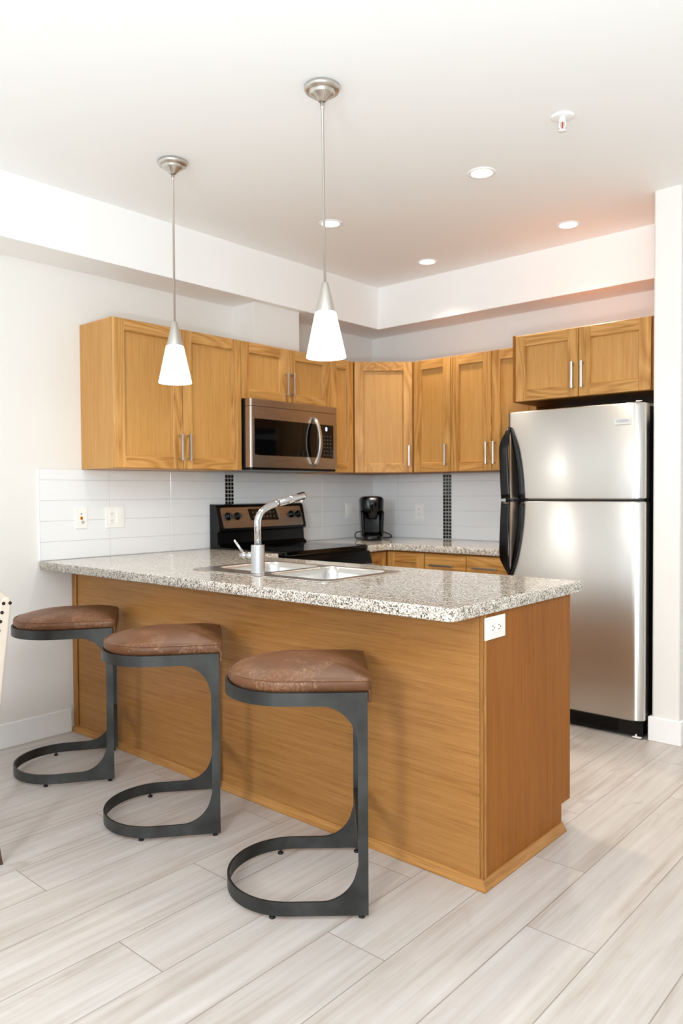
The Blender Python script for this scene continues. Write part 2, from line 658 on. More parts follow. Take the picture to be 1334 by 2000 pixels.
window('window_1', 'y', YF - 0.06, 3.55, 4.35, 1.1, 2.35)
window('window_2', 'y', YF - 0.06, 0.3, 2.2, 0.35, 2.4)
window('window_3', 'x', XR + 0.06, -5.4, -3.2, 0.5, 2.4)

# short partition beside the fridge, soffit and vent chase
XP0, XP1, YP = 2.385, 2.517, -0.727
mb = MB()
mb.prism(round_poly([(XP0, 0), (XP0, YP), (XP1, YP), (XP1, 0)], [0, 0.012, 0.012, 0], 4), 0, ZC)
struct('wall_partition', mb, wall_m, 'narrow off-white wall end beside the fridge')
mb = MB()
mb.prism([(0, YF), (0.264, YF), (0.264, -0.256), (XP0, -0.256), (XP0, 0), (0, 0)], ZS, ZC)
struct('trim_1', mb, ceil_m, 'white dropped soffit along both kitchen walls')
struct('trim_2', one('box', 0, 0.213, -1.411, -1.024, 2.150, ZS), wall_m, 'boxed vent chase above the microwave cabinet')


def baseboard(name, x0, x1, y0, y1, label):
    mb = MB()
    mb.box(x0, x1, y0, y1, 0, 0.122, 0.003)
    struct(name, mb, white_m, label)


baseboard('baseboard_left', 0, 0.014, YF, -2.555, 'white baseboard left of the peninsula')
mb = MB()
mb.box(XP0 - 0.014, XP1 + 0.014, YP - 0.014, YP, 0, 0.122, 0.003)
mb.box(XP1, XP1 + 0.014, YP, 0, 0, 0.122, 0.003)
mb.box(XP0 - 0.014, XP0, YP, YP + 0.03, 0, 0.122, 0.003)
struct('baseboard_partition', mb, white_m, 'white baseboard around the wall end')
baseboard('baseboard_back', XP1 + 0.014, XR, -0.014, 0, 'white baseboard on the back wall')
baseboard('baseboard_front', 0.014, XR - 0.014, YF, YF + 0.014, 'white baseboard below the windows')
baseboard('baseboard_right', XR - 0.014, XR, YF + 0.014, -0.014, 'white baseboard on the right wall')


# ------------------------------------------------------------------ tile backsplashes
TH = 0.008
ROWS = [0.9145, 1.0095, 1.1165, 1.2235, 1.3305, 1.3875]


def backsplash(label, axis, cols, mosaic, lo, hi):
    root = thing('tile_backsplash', label, 'backsplash', (0, 0, 0))
    g, tl, ms, mg = MB(), MB(), MB(), MB()
    def bx(mb, a, b, z0, z1, d0, d1, bev=0.0):
        if axis == 'x': mb.box(d0, d1, a, b, z0, z1, bev)      # on the left wall
        else: mb.box(a, b, -d1, -d0, z0, z1, bev)              # on the back wall
    bx(g, lo, hi, ROWS[0], ROWS[-1], 0.0005, TH - 0.0015)
    for a, b in cols:
        for z0, z1 in zip(ROWS[:-1], ROWS[1:]):
            bx(tl, a + 0.001, b - 0.001, z0 + 0.001, z1 - 0.001, 0.001, TH, 0.0012)
    n = 3
    w_ = (mosaic[1] - mosaic[0]) / n
    k = 0
    z = ROWS[0] + 0.002
    while z + w_ < ROWS[-1]:
        for q in range(n):
            bx(ms, mosaic[0] + q * w_ + 0.002, mosaic[0] + (q + 1) * w_ - 0.002, z + 0.002, z + w_ - 0.002, 0.001, TH, 0.0008)
        z += w_
    put('grout', g, grout_m, root)
    put('tiles', tl, tile_m, root)
    put('mosaic_strip', ms, mosaic_m, root)['label'] = 'black glass mosaic strip'
    return root


bs = backsplash('white tile backsplash on the left wall behind the range', 'x',
                [(-2.712, -2.309), (-2.309, -1.905), (-1.905, -1.490), (-1.418, -1.003), (-1.003, -0.594), (-0.594, -0.185), (-0.185, -0.008)],
                (-1.490, -1.418), -2.712, -0.008)
put('edge_strip', one('box', 0.0005, 0.010, -2.720, -2.712, 0.9145, 1.3875, 0.002), white_m, bs)
backsplash('white tile backsplash on the back wall between coffee maker and fridge', 'y',
           [(0.0, 0.244), (0.244, 0.652), (0.725, 1.133), (1.133, 1.541), (1.541, 1.60)], (0.652, 0.725), 0.0, 1.60)


# ------------------------------------------------------------------ cabinet doors and handles
def frame_matrix(o_, a, n):
    """local x along a, y along outward normal n, z up, at o_"""
    a = Vector(a).normalized(); n = Vector(n).normalized()
    return Matrix(((a.x, n.x, 0, o_[0]), (a.y, n.y, 0, o_[1]), (a.z, n.z, 1, o_[2]), (0, 0, 0, 1)))


def shaker_door(name, M, x0, x1, z0, z1, parent, origin, rail_mat, frame=0.062, t=0.020, slab=False):
    mb = MB(); mb.M = M
    g = 0.0021
    x0 += g; x1 -= g; z0 += g; z1 -= g
    if slab:
        mb.mi = 1
        mb.box(x0, x1, 0, t, z0, z1, 0.003, 2)
    else:
        mb.mi = 0
        mb.box(x0, x0 + frame, 0, t, z0, z1, 0.002)
        mb.box(x1 - frame, x1, 0, t, z0, z1, 0.002)
        mb.mi = 1
        mb.box(x0 + frame - 0.001, x1 - frame + 0.001, 0, t - 0.0003, z0, z0 + frame, 0.002)
        mb.box(x0 + frame - 0.001, x1 - frame + 0.001, 0, t - 0.0003, z1 - frame, z1, 0.002)
        mb.mi = 2
        # recessed panel with a small sloped lip
        mb.box(x0 + frame - 0.004, x1 - frame + 0.004, 0.001, 0.0045, z0 + frame - 0.004, z1 - frame + 0.004)
        mb.mi = 0
        lip = 0.0035
        for (xa, sgn) in ((x0 + frame, 1), (x1 - frame, -1)):
            mb.prism([(xa - sgn * 0.001, t - 0.009), (xa - sgn * 0.001, 0.004), (xa + sgn * lip, 0.0047)], z0 + frame, z1 - frame)
        for (za, sgn) in ((z0 + frame, 1), (z1 - frame, -1)):
            mb.mi = 1
            mb.prism([(t - 0.009, za - sgn * 0.001), (0.004, za - sgn * 0.001), (0.0047, za + sgn * lip)], x0 + frame, x1 - frame, 'x')
    return put(name, mb, [wood_z, rail_mat, panel_z], parent, origin)


def bar_handle(M, x, z, vertical, door, origin, L=0.145, t=0.019):
    mb = MB(); mb.M = M
    h = L / 2
    so = t + 0.030
    if vertical:
        mb.box(x - 0.006, x + 0.006, so - 0.006, so + 0.006, z - h, z + h, 0.002, 2)
        for dz in (-h + 0.010, h - 0.010):
            mb.box(x - 0.005, x + 0.005, t, so - 0.005, z + dz - 0.005, z + dz + 0.005)
    else:
        mb.box(x - h, x + h, so - 0.006, so + 0.006, z - 0.006, z + 0.006, 0.002, 2)
        for dx in (-h + 0.018, h - 0.018):
            mb.box(x + dx - 0.005, x + dx + 0.005, t, so - 0.005, z - 0.005, z + 0.005)
    o = put('handle', mb, nickel_m, door, origin)
    o['label'] = 'brushed nickel bar handle'
    return o


def carcass(mb, x0, x1, y0, y1, z0, z1):
    mb.box(x0, x1, y0, y1, z0, z1, 0.001)


D = 0.326
ZT, ZB = 2.153, 1.388
Y0, Y1, Y2, Y3 = -2.4714, -1.6235, -0.8464, -0.6118
YM = -2.046
DT = 0.020
# left wall: doors look along +X; local x runs toward -Y so that it is right-handed -> use a=(0,1,0), n=(1,0,0)
def wallcab_left(label, y0, y1, z0, z1, splits, handles, name='wall_cabinet'):
    org = (0, (y0 + y1) / 2, z0)
    r = thing(name, label, 'cabinet', org)
    mb = MB(); carcass(mb, 0.001, D - DT - 0.001, y0 + 0.0008, y1 - 0.0008, z0, z1)
    put('carcass', mb, [panel_z], r, org)
    M = frame_matrix((D - DT, 0, 0), (0, 1, 0), (1, 0, 0))
    for k, (a, b) in enumerate(zip(splits[:-1], splits[1:])):
        d_ = shaker_door('door', M, a, b, z0, z1, r, org, wood_y)
        for (hy, hz) in handles:
            if a < hy < b:
                bar_handle(M, hy, hz, True, d_, org)
    return r


wallcab_left('tall two-door honey oak wall cabinet left of the microwave', Y0, Y1, ZB, ZT, [Y0, YM, Y1], [(-2.074, 1.508), (-2.018, 1.508)])
wallcab_left('short two-door honey oak wall cabinet directly above the microwave', Y1, Y2, 1.812, ZT, [Y1, -1.237, Y2], [(-1.264, 1.930), (-1.211, 1.930)])
wallcab_left('narrow single-door honey oak wall cabinet right of the microwave', Y2, Y3, ZB, ZT, [Y2, Y3], [])

# diagonal corner cabinet
X0, X1, X2, X3 = 0.6252, 0.9283, 1.237, 1.5515
org = (0.3, -0.3, ZB)
r = thing('corner_wall_cabinet', 'honey oak wall cabinet set diagonally across the room corner', 'cabinet', org)
mb = MB()
dA = Vector((D, Y3, 0)); dB = Vector((X0, -D, 0))
dirn = (dB - dA).normalized(); nrm = Vector((dirn.y, -dirn.x, 0))
a2 = dA - nrm * (DT + 0.001); b2 = dB - nrm * (DT + 0.001)
mb.prism([(0.001, -0.001), (0.001, Y3 + 0.001), (a2.x - 0.004, Y3 + 0.001), (a2.x + 0.004, a2.y + 0.004), (b2.x - 0.004, b2.y - 0.004), (X0 - 0.001, b2.y + 0.004), (X0 - 0.001, -0.001)], ZB, ZT)
put('carcass', mb, [veneer_z], r, org)
M = frame_matrix(tuple(dA - nrm * DT), dirn, nrm)
Ld = (dB - dA).length
d_ = shaker_door('door', M, 0.006, Ld - 0.006, ZB, ZT, r, org, wood_x)
bar_handle(M, Ld - 0.036, 1.505, True, d_, org)


def wallcab_back(label, x0, x1, z0, z1, depth, splits, handles, side=0.0, name='wall_cabinet'):
    org = ((x0 + x1) / 2, 0, z0)
    r = thing(name, label, 'cabinet', org)
    mb = MB(); carcass(mb, x0 + 0.0008, x1 - 0.0008, -(depth - DT - 0.001), -0.001, z0, z1)
    if side:
        mb.box(x0 + 0.0008, x0 + side, -(depth - 0.002), -(depth - DT - 0.002), z0, z1 + 0.004, 0.001)
        mb.box(x1 - side, x1 - 0.0008, -(depth - 0.010), -(depth - DT - 0.002), z0, z1, 0.001)
    put('carcass', mb, [veneer_z], r, org)
    M = frame_matrix((0, -(depth - DT), 0), (1, 0, 0), (0, -1, 0))
    for a, b in zip(splits[:-1], splits[1:]):
        d_ = shaker_door('door', M, a, b, z0, z1, r, org, wood_x)
        for hx, hz in handles:
            if a < hx < b:
                bar_handle(M, hx, hz, True, d_, org)
    return r


wallcab_back('single-door honey oak wall cabinet next to the diagonal corner cabinet', X0, X1, ZB, ZT, D, [X0, X1], [(0.897, 1.503)])
wallcab_back('tall two-door honey oak wall cabinet beside the fridge handles', X1, X3, ZB, ZT, D, [X1, X2, X3], [(1.209, 1.503), (1.262, 1.503)])
wallcab_back('deep two-door honey oak cabinet above the fridge', 1.5525, 2.3600, 1.770, 2.1485, 0.63, [1.5696, 1.9529, 2.3406], [(1.924, 1.888), (1.979, 1.888)], side=0.0165, name='fridge_top_cabinet')

# ------------------------------------------------------------------ base cabinets in the far corner
ZCT, ZCB = 0.914, 0.872
org = (0.3, -0.4, 0)
r = thing('corner_base_cabinet', 'honey oak base cabinet in the far corner under the coffee maker', 'cabinet', org)
mb = MB()
mb.prism([(0.001, -0.001), (0.001, -0.842), (0.582, -0.842), (0.582, -0.582), (0.905, -0.582), (0.905, -0.001)], 0.10, ZCB - 0.001)
mb.prism([(0.001, -0.001), (0.001, -0.842), (0.53, -0.842), (0.53, -0.53), (0.905, -0.53), (0.905, -0.001)], 0.0, 0.10)
put('carcass', mb, [veneer_z], r, org)
M = frame_matrix((0.583, 0, 0), (0, 1, 0), (1, 0, 0))
shaker_door('door', M, -0.842, -0.604, 0.105, 0.862, r, org, wood_y)
M = frame_matrix((0, -0.583, 0), (1, 0, 0), (0, -1, 0))
shaker_door('door', M, 0.604, 0.906, 0.105, 0.862, r, org, wood_x)
for k, (xa, xb, lab) in enumerate(((0.909, 1.219, 'honey oak drawer base cabinet beside the corner cabinet'), (1.220, 1.565, 'honey oak drawer base cabinet against the fridge'))):
    org = ((xa + xb) / 2, -0.3, 0)
    r = thing('drawer_base_cabinet', lab, 'cabinet', org)
    mb = MB()
    mb.box(xa, xb, -0.582, -0.001, 0.10, ZCB - 0.001)
    mb.box(xa, xb, -0.53, -0.001, 0.0, 0.10)
    put('carcass', mb, [veneer_z], r, org)
    dr = shaker_door('drawer', M, xa, xb, 0.715, 0.862, r, org, wood_x, slab=True)
    bar_handle(M, 1.050 if k == 0 else 1.360, 0.792, False, dr, org, L=0.17)
    dd = shaker_door('door', M, xa, xb, 0.105, 0.712, r, org, wood_x)
    bar_handle(M, xb - 0.04 if k == 0 else xa + 0.04, 0.60, True, dd, org)

# granite tops
o = curve_slab('granite_worktop', round_poly([(0.010, -0.010), (0.010, -0.851), (0.648, -0.851), (0.640, -0.622), (1.562, -0.612), (1.562, -0.010)], [0, 0, 0.006, 0.03, 0.004, 0]), [], ZCB, ZCT, 0.005, [gran_m])
tag(o, 'speckled granite worktop under the coffee maker in the far corner', 'worktop')
SX0, SX1, SY0, SY1 = 0.955, 1.785, -2.492, -1.990        # sink rim
hole = round_poly([(SX0 + 0.02, SY0 + 0.02), (SX0 + 0.02, SY1 - 0.02), (SX1 - 0.02, SY1 - 0.02), (SX1 - 0.02, SY0 + 0.02)], 0.05)
o = curve_slab('peninsula_worktop', round_poly([(0.010, -2.719), (2.505, -2.719), (2.505, -1.818), (0.637, -1.818), (0.637, -1.632), (0.010, -1.632)], [0, 0.03, 0.008, 0.01, 0.005, 0]), [hole], ZCB, ZCT, 0.005, [gran_m])
tag(o, 'long speckled granite peninsula top holding the sink', 'worktop')

# ------------------------------------------------------------------ peninsula body
XN, YN, YK = 2.493, -2.531, -1.902
org = (1.2, -2.2, 0)
r = thing('peninsula_cabinet', 'honey oak breakfast peninsula base below the granite top', 'cabinet', org)
mb = MB()
mb.box(0.002, 0.02, YN + 0.02, YK, 0.10, ZCB - 0.002)
mb.box(0.002, XN - 0.02, YN + 0.02, YK, 0.10, 0.118)
mb.box(0.002, XN - 0.02, YK - 0.018, YK, 0.118, ZCB - 0.002)
mb.box(0.002, XN - 0.02, YK - 0.09, YK - 0.072, 0, 0.10)
mb.box(0.02, XN - 0.03, YN + 0.018, YN + 0.03, 0.0, ZCB - 0.002)
mb.box(0.002, 0.60, YK, -1.64, 0.10, ZCB - 0.002)
put('carcass', mb, [veneer_z], r, org)
put('front_panel', one('box', 0.001, XN - 0.012, YN, YN + 0.018, 0.002, ZCB - 0.001, 0.001), veneer_x, r, org)
mb = MB()
mb.prism([(YN + 0.0185, 0.002), (YK - 0.072, 0.002), (YK - 0.072, 0.097), (YK, 0.097), (YK, ZCB - 0.001), (YN + 0.0185, ZCB - 0.001)], XN - 0.0185, XN, 'x')
put('end_panel', mb, veneer_z, r, org)
mb = MB()
mb.box(XN - 0.0115, XN - 0.001, YN + 0.001, YN + 0.0175, 0.002, ZCB - 0.001, 0.0015)
mb.box(XN - 0.004, XN + 0.004, YN + 0.010, YN + 0.021, 0.03, ZCB - 0.001, 0.002)
put('corner_trim', mb, trim_z, r, org)
mb = MB()
mb.box(0.001, 0.024, YN - 0.008, YN - 0.0003, 0.031, ZCB - 0.001, 0.003)
mb.box(0.024, 0.048, YN - 0.012, YN - 0.0003, 0.03, ZCB - 0.001, 0.005)
put('wall_moulding', mb, trim_z, r, org)
# shoe moulding: an ogee profile along the front and round the end, mitred
prof = [(0, 0), (0.0205, 0), (0.0205, 0.005), (0.0165, 0.010), (0.0125, 0.016), (0.0095, 0.023), (0.004, 0.029), (0, 0.030)]
e0 = 0.0004
cor = [(0.001, YN - e0, 0, -1), (XN + e0, YN - e0, 1, -1), (XN + e0, YK - 0.072, 1, 0)]
for seg_, m_ in ((cor[:2], trim_x), (cor[1:], trim_y)):
    mb = MB()
    mb.ring_surface([[(px + dx * a, py + dy * a, 0.0005 + b) for a, b in prof] for px, py, dx, dy in seg_], smooth=False)
    put('shoe_moulding', mb, m_, r, org)
M = frame_matrix((0, YK, 0), (1, 0, 0), (0, 1, 0))
for xa, xb in ((0.66, 1.10), (1.10, 1.37), (1.37, 1.80), (1.80, 2.47)):
    d_ = shaker_door('door', M, xa, xb, 0.105, 0.862, r, org, wood_x)
    bar_handle(M, xb - 0.04, 0.76, True, d_, org)

# ------------------------------------------------------------------ sink and faucet
org = ((SX0 + SX1) / 2, (SY0 + SY1) / 2, ZCT)
r = thing('double_sink', 'stainless steel double-bowl sink set into the peninsula top', 'sink', org)
BL = (SX0 + 0.045, 1.348, -2.385, -2.018)
BR = (1.385, SX1 - 0.045, -2.430, -2.018)
zr = ZCT + 0.0045
rimp = round_poly([(SX0, SY0), (SX1, SY0), (SX1, SY1), (SX0, SY1)], 0.035, 6)
hl = [round_poly([(b[0], b[2]), (b[1], b[2]), (b[1], b[3]), (b[0], b[3])], 0.055, 6) for b in (BL, BR)]
rim = curve_slab('rim', rimp, [list(reversed(h)) for h in hl], ZCT + 0.0002, zr, 0.0016, [sinksteel_m])
rim.data.transform(Matrix.Translation(-Vector(org)))
rim.parent = r
for b in (BL, BR):
    mb = MB()
    cx, cy = (b[0] + b[1]) / 2, (b[2] + b[3]) / 2
    rings = []
    for ins, z in ((-0.004, zr - 0.0008), (0.0, zr - 0.004), (0.004, zr - 0.03), (0.012, zr - 0.17), (0.03, zr - 0.195), (0.06, zr - 0.200)):
        rings.append([(x, y, z) for x, y in round_poly([(b[0] + ins, b[2] + ins), (b[1] - ins, b[2] + ins), (b[1] - ins, b[3] - ins), (b[0] + ins, b[3] - ins)], 0.055 + max(0, ins) * 0.3, 6)])
    mb.ring_surface(rings, cap0=False, cap1=True)
    bo = put('bowl', mb, sinksteel_m, r, org, fix=False)
    bo['label'] = 'left bowl' if b is BL else 'right bowl'
    sm = bo.modifiers.new('thickness', 'SOLIDIFY'); sm.thickness = 0.0012; sm.offset = 1
    mb = MB()
    mb.lathe([(0.042, 0.0), (0.040, 0.002), (0.03, 0.001), (0.028, 0.0012)], (cx, cy, zr - 0.1995), 24)
    put('drain', mb, chrome_m, bo, org)

FX, FY = 1.345, -2.432
org = (FX, FY, zr)
r = thing('kitchen_faucet', 'chrome pull-out kitchen faucet standing on the sink', 'faucet', org)
mb = MB()
mb.lathe([(0.031, zr), (0.031, zr + 0.006), (0.0285, zr + 0.008), (0.0285, 1.037), (0.027, 1.0385), (0.014, 1.0385)], (FX, FY, 0), 32)
put('body', mb, chrome_m, r, org)
# neck: straight rise, bend, then a rising spout toward the bowls
SPD = Vector((0.06, 1.0, 0)).normalized()
pts = [Vector((FX, FY, 1.03)), Vector((FX, FY, 1.13))]
A, B_, C_ = Vector((FX, FY, 1.130)), Vector((FX, FY, 1.192)), Vector((FX, FY, 1.214)) + SPD * 0.115
for q in range(1, 13):
    s_ = q / 12
    pts.append(A * (1 - s_) ** 2 + B_ * 2 * s_ * (1 - s_) + C_ * s_ * s_)
mb = MB(); mb.tube(pts, 0.0150, 20)
put('neck', mb, chrome_m, r, org)
dS = (C_ - B_).normalized()
mb = MB()
E0 = C_ + dS * 0.001
mb.tube([E0, E0 + dS * 0.002, E0 + dS * 0.003, E0 + dS * 0.075, E0 + dS * 0.145, E0 + dS * 0.155], [0.0140, 0.0140, 0.0162, 0.0165, 0.0170, 0.014], 20)
sp_ = put('spray_head', mb, chrome_m, r, org)
mb = MB()
q0 = E0 + dS * 0.135 + Vector((0, 0, -0.014))
mb.cyl(q0, q0 + Vector((0, 0.004, -0.012)), 0.0105, 0.009, 16)
put('nozzle', mb, chrome_m, sp_, org)
mb = MB()
q0 = E0 + dS * 0.115 + Vector((0, 0, 0.0165))
mb.tube([q0, q0 + dS * 0.035], 0.006, 10, flat=(0.0025, 0.008), up=(0, 0, 1))
put('button', mb, black_m, sp_, org)
hd = Vector((-1.0, -0.12, 0)).normalized()
hp = Vector((FX, FY, 0.990))
mb = MB(); mb.tube([hp + hd * 0.026, hp + hd * 0.060, hp + hd * 0.0605, hp + hd * 0.0625, hp + hd * 0.063, hp + hd * 0.092], [0.0165, 0.0165, 0.0155, 0.0155, 0.0165, 0.0165], 20)
hub = put('lever_hub', mb, chrome_m, r, org)
mb = MB(); l0 = hp + hd * 0.084 + Vector((0, 0, 0.012)); mb.tube([l0, l0 + hd * 0.036 + Vector((0, -0.012, 0.052))], [0.0058, 0.0050], 12)
put('lever', mb, chrome_m, hub, org)

# ------------------------------------------------------------------ microwave
MY0, MY1, MZ0, MZ1, MX = -1.6205, -0.8625, 1.404, 1.810, 0.400
org = (0, (MY0 + MY1) / 2, MZ0)
r = thing('microwave_oven', 'stainless over-the-range microwave with black window', 'microwave', org)
mb = MB()
mb.box(0.002, MX - 0.045, MY0, MY1, MZ0, MZ1 - 0.001, 0.003)
mb.box(0.02, MX - 0.008, MY0 + 0.01, MY1 - 0.01, MZ0 - 0.012, MZ0 + 0.012, 0.004)
put('housing', mb, black_m, r, org)
mb = MB()
mb.prism(round_poly([(MX - 0.044, MY0), (MX - 0.006, MY0), (MX, MY0 + 0.010), (MX, MY1 - 0.010), (MX - 0.006, MY1), (MX - 0.044, MY1)], [0, 0.004, 0.008, 0.008, 0.004, 0]), 1.768, MZ1 - 0.001)
put('vent_band', mb, steel_micro, r, org)
mb = MB()
mb.prism(round_poly([(MX - 0.044, MY0), (MX - 0.006, MY0), (MX, MY0 + 0.010), (MX, MY1 - 0.010), (MX - 0.006, MY1), (MX - 0.044, MY1)], [0, 0.004, 0.008, 0.008, 0.004, 0]), MZ0 + 0.003, 1.765)
door = put('door', mb, steel_micro, r, org)
mb = MB()
mb.prism(round_poly([(-1.592, 1.483), (-1.55, 1.478), (-1.09, 1.478), (-1.055, 1.480), (-1.055, 1.692), (-1.592, 1.694)], [0.008, 0, 0, 0.004, 0.004, 0.008]), MX - 0.002, MX + 0.0012, 'x')
win = put('window', mb, blackgloss_m, door, org)
win['label'] = 'black glass window'
mb = MB()
mb.prism(round_poly([(-1.050, 1.480), (-0.904, 1.474), (-0.904, 1.690), (-1.050, 1.692)], 0.006), MX - 0.002, MX + 0.0012, 'x')
mb.mi = 1
for kz in range(6):
    for ky in range(3):
        mb.box(MX + 0.001, MX + 0.0017, -0.998 + ky * 0.030, -0.984 + ky * 0.030, 1.495 + kz * 0.024, 1.501 + kz * 0.024)
cp = put('control_panel', mb, [blackgloss_m, mat('grey_keypad_marks', lin(70, 70, 72), 0.5)], r, org)
cp['label'] = 'black control panel'
mb = MB()
ring_ = [(MX + 0.0018, -0.972 + 0.006 * cos(2 * pi * k / 16), 1.664 + 0.011 * sin(2 * pi * k / 16)) for k in range(17)]
mb.tube(ring_, 0.0022, 6)
put('clock_digit', mb, disp_m, cp, org)
# bowed handle
mb = MB()
hpts = []
for q in range(17):
    s_ = q / 16
    hpts.append((MX + 0.006 + 0.052 * sin(pi * s_) ** 0.7, -1.088, 1.425 + (1.728 - 1.425) * s_))
mb.tube(hpts, 0.01, 14, up=(0, 1, 0), flat=(0.012, 0.009))
put('handle', mb, chrome_m if False else nickel_m, door, org)

# ------------------------------------------------------------------ range
RY0, RY1 = -1.622, -0.858
org = (0.33, (RY0 + RY1) / 2, 0)
r = thing('electric_range', 'black glass-top electric range with stainless control panel', 'stove', org)
put('body', one('box', 0.03, 0.640, RY0, RY1, 0.05, 0.895, 0.003), black_m, r, org)
mb = MB()
mb.prism(round_poly([(0.10, RY0 - 0.0), (0.665, RY0), (0.665, RY1), (0.10, RY1)], [0.0, 0.03, 0.03, 0.0]), 0.896, 0.9215, 'z', 0.004)
ct = put('cooktop', mb, blackgloss_m, r, org)
ring_m = mat('burner_mark', lin(60, 60, 62), 0.2)
for (bx_, by_, br_) in ((0.27, -1.43, 0.075), (0.27, -1.05, 0.09), (0.50, -1.43, 0.10), (0.50, -1.05, 0.075)):
    mb = MB()
    mb.lathe([(br_, 0.9217), (br_, 0.9219), (br_ - 0.002, 0.9219), (br_ - 0.002, 0.9217)], (bx_, by_, 0), 40, False, False)
    put('burner_ring', mb, ring_m, ct, org)
# curved front: oven door bows out below the cooktop
mb = MB()
mb.prism([(0.641, 0.885), (0.664, 0.885), (0.674, 0.860), (0.690, 0.80), (0.695, 0.70), (0.695, 0.24), (0.641, 0.24)], RY0 + 0.002, RY1 - 0.002, 'y')
od = put('oven_door', mb, black_m, r, org)
mb = MB(); mb.tube([(0.738, RY0 + 0.05, 0.80), (0.738, RY1 - 0.05, 0.80)], 0.012, 14)
for yy in (RY0 + 0.06, RY1 - 0.06):
    mb.tube([(0.688, yy, 0.80), (0.738, yy, 0.80)], 0.009, 10)
put('oven_handle', mb, nickel_m, od, org)
put('oven_window', one('box', 0.694, 0.697, RY0 + 0.12, RY1 - 0.12, 0.36, 0.68, 0.002), blackgloss_m, od, org)
put('storage_drawer', one('box', 0.641, 0.690, RY0 + 0.002, RY1 - 0.002, 0.06, 0.232, 0.006), black_m, r, org)
# backguard: side profile slopes; lower part narrower
def yz_shift(pts_):
    return pts_
BGX = 0.012
mb = MB()
prof = [(BGX, 0.9), (0.105, 0.9), (0.112, 0.925), (0.088, 0.945), (0.082, 1.012), (0.105, 1.022), (0.105, 1.040), (0.075, 1.172), (0.068, 1.183), (0.055, 1.187), (BGX, 1.187)]
mb.prism(prof, RY0 + 0.004, RY1 - 0.004, 'y')
bg_ = put('backguard', mb, black_m, r, org)
bg_['label'] = 'black upright backguard'
# stainless fascia on the sloped face
pA, pB = Vector((0.105, 0, 1.034)), Vector((0.0765, 0, 1.170))
dv = (pB - pA); LF = dv.length; dv.normalize(); nv = Vector((dv.z, 0, -dv.x))
MF = Matrix(((0, dv.x, nv.x, pA.x), (1, 0, 0, 0), (0, dv.z, nv.z, pA.z), (0, 0, 0, 1)))
mb = MB(); mb.M = MF
mb.prism(round_poly([(RY0 + 0.040, 0.004), (RY1 - 0.028, 0.004), (RY1 - 0.040, LF - 0.006), (RY0 + 0.030, LF - 0.006)], 0.012), -0.002, 0.003)
fas = put('control_fascia', mb, steel_micro, bg_, org)
mb = MB(); mb.M = MF
mb.prism(round_poly([(-1.355, 0.048), (-1.110, 0.044), (-1.130, LF - 0.016), (-1.372, LF - 0.016)], 0.005), 0.0, 0.0045)
mb.mi = 1
mb.prism([(-1.106, 0.046), (-1.098, 0.046), (-1.120, LF - 0.014), (-1.127, LF - 0.014)], 0.0, 0.005)
for ky in range(7):
    for kz in range(2):
        mb.prism(round_poly([(-1.335 + ky * 0.03, 0.066 + kz * 0.028), (-1.327 + ky * 0.03, 0.066 + kz * 0.028), (-1.327 + ky * 0.03, 0.074 + kz * 0.028), (-1.335 + ky * 0.03, 0.074 + kz * 0.028)], 0.002), 0.0045, 0.0049)
put('clock_panel', mb, [blackgloss_m, mat('pale_button_marks', lin(120, 118, 118), 0.4)], bg_, org)
for ky in (-1.540, -1.465, -0.990, -0.925):
    mb = MB(); mb.M = MF @ Matrix.Translation((ky, 0.078, 0.003))
    mb.lathe([(0.025, 0), (0.025, 0.004), (0.021, 0.006), (0.019, 0.022), (0.016, 0.025), (0.002, 0.026)], (0, 0, 0), 24)
    mb.box(-0.0035, 0.0035, -0.019, 0.019, 0.02, 0.032, 0.002)
    put('knob', mb, black_m, bg_, org)

# ------------------------------------------------------------------ fridge
FX0, FX1, FYF = 1.608, 2.363, -0.786
org = ((FX0 + FX1) / 2, -0.4, 0)
r = thing('refrigerator', 'stainless top-freezer refrigerator with black curved handles', 'refrigerator', org)
mb = MB()
mb.box(FX0 + 0.012, FX1 - 0.010, -0.70, -0.06, 0.03, 1.688, 0.006)
put('body', mb, blackmatte_m, r, org)
mb = MB()
mb.box(FX0 + 0.015, FX1 - 0.012, -0.752, -0.70, 0.012, 0.088, 0.004)
for k in range(9):
    mb.box(FX0 + 0.05, FX1 - 0.14, -0.756, -0.752, 0.022 + k * 0.006, 0.025 + k * 0.006)
kg = put('kick_grille', mb, black_m, r, org)
mb = MB()
mb.box(FX1 - 0.062, FX1 - 0.018, -0.765, -0.745, 0.006, 0.012, 0.002)
mb.box(FX1 - 0.048, FX1 - 0.040, -0.762, -0.752, 0.012, 0.024, 0.002)
put('levelling_foot', mb, plate_m, r, org)
def fdoor(z0, z1, lab):
    # plan section: flat front with rounded vertical edges
    sec = [(FX0 + 0.002, -0.706), (FX0, -0.765), (FX0 + 0.004, -0.780)]
    for q in range(5):
        a = R(200 + q * 17.5)
        sec.append((FX0 + 0.022 + 0.020 * cos(a), FYF + 0.020 + 0.020 * sin(a)))
    sec.append((FX1 - 0.060, FYF))
    for q in range(1, 9):
        a = R(270 + q * 10)
        sec.append((FX1 - 0.060 + 0.060 * cos(a), FYF + 0.045 + 0.045 * sin(a)))
    sec.append((FX1, -0.706))
    mb = MB()
    rings = []
    cx_ = (FX0 + FX1) / 2
    for ins, z in ((0.006, z0), (0.0, z0 + 0.006), (0.0, z1 - 0.008), (0.003, z1 - 0.002), (0.008, z1)):
        rings.append([(x + (ins if x < cx_ else -ins), y + (ins if y < -0.72 else 0), z) for x, y in sec])
    mb.ring_surface(rings, smooth=True)
    o_ = put(lab, mb, steel_fridge, r, org)
    return o_
fz = fdoor(1.213, 1.697, 'freezer_door')
fr = fdoor(0.094, 1.203, 'fridge_door')
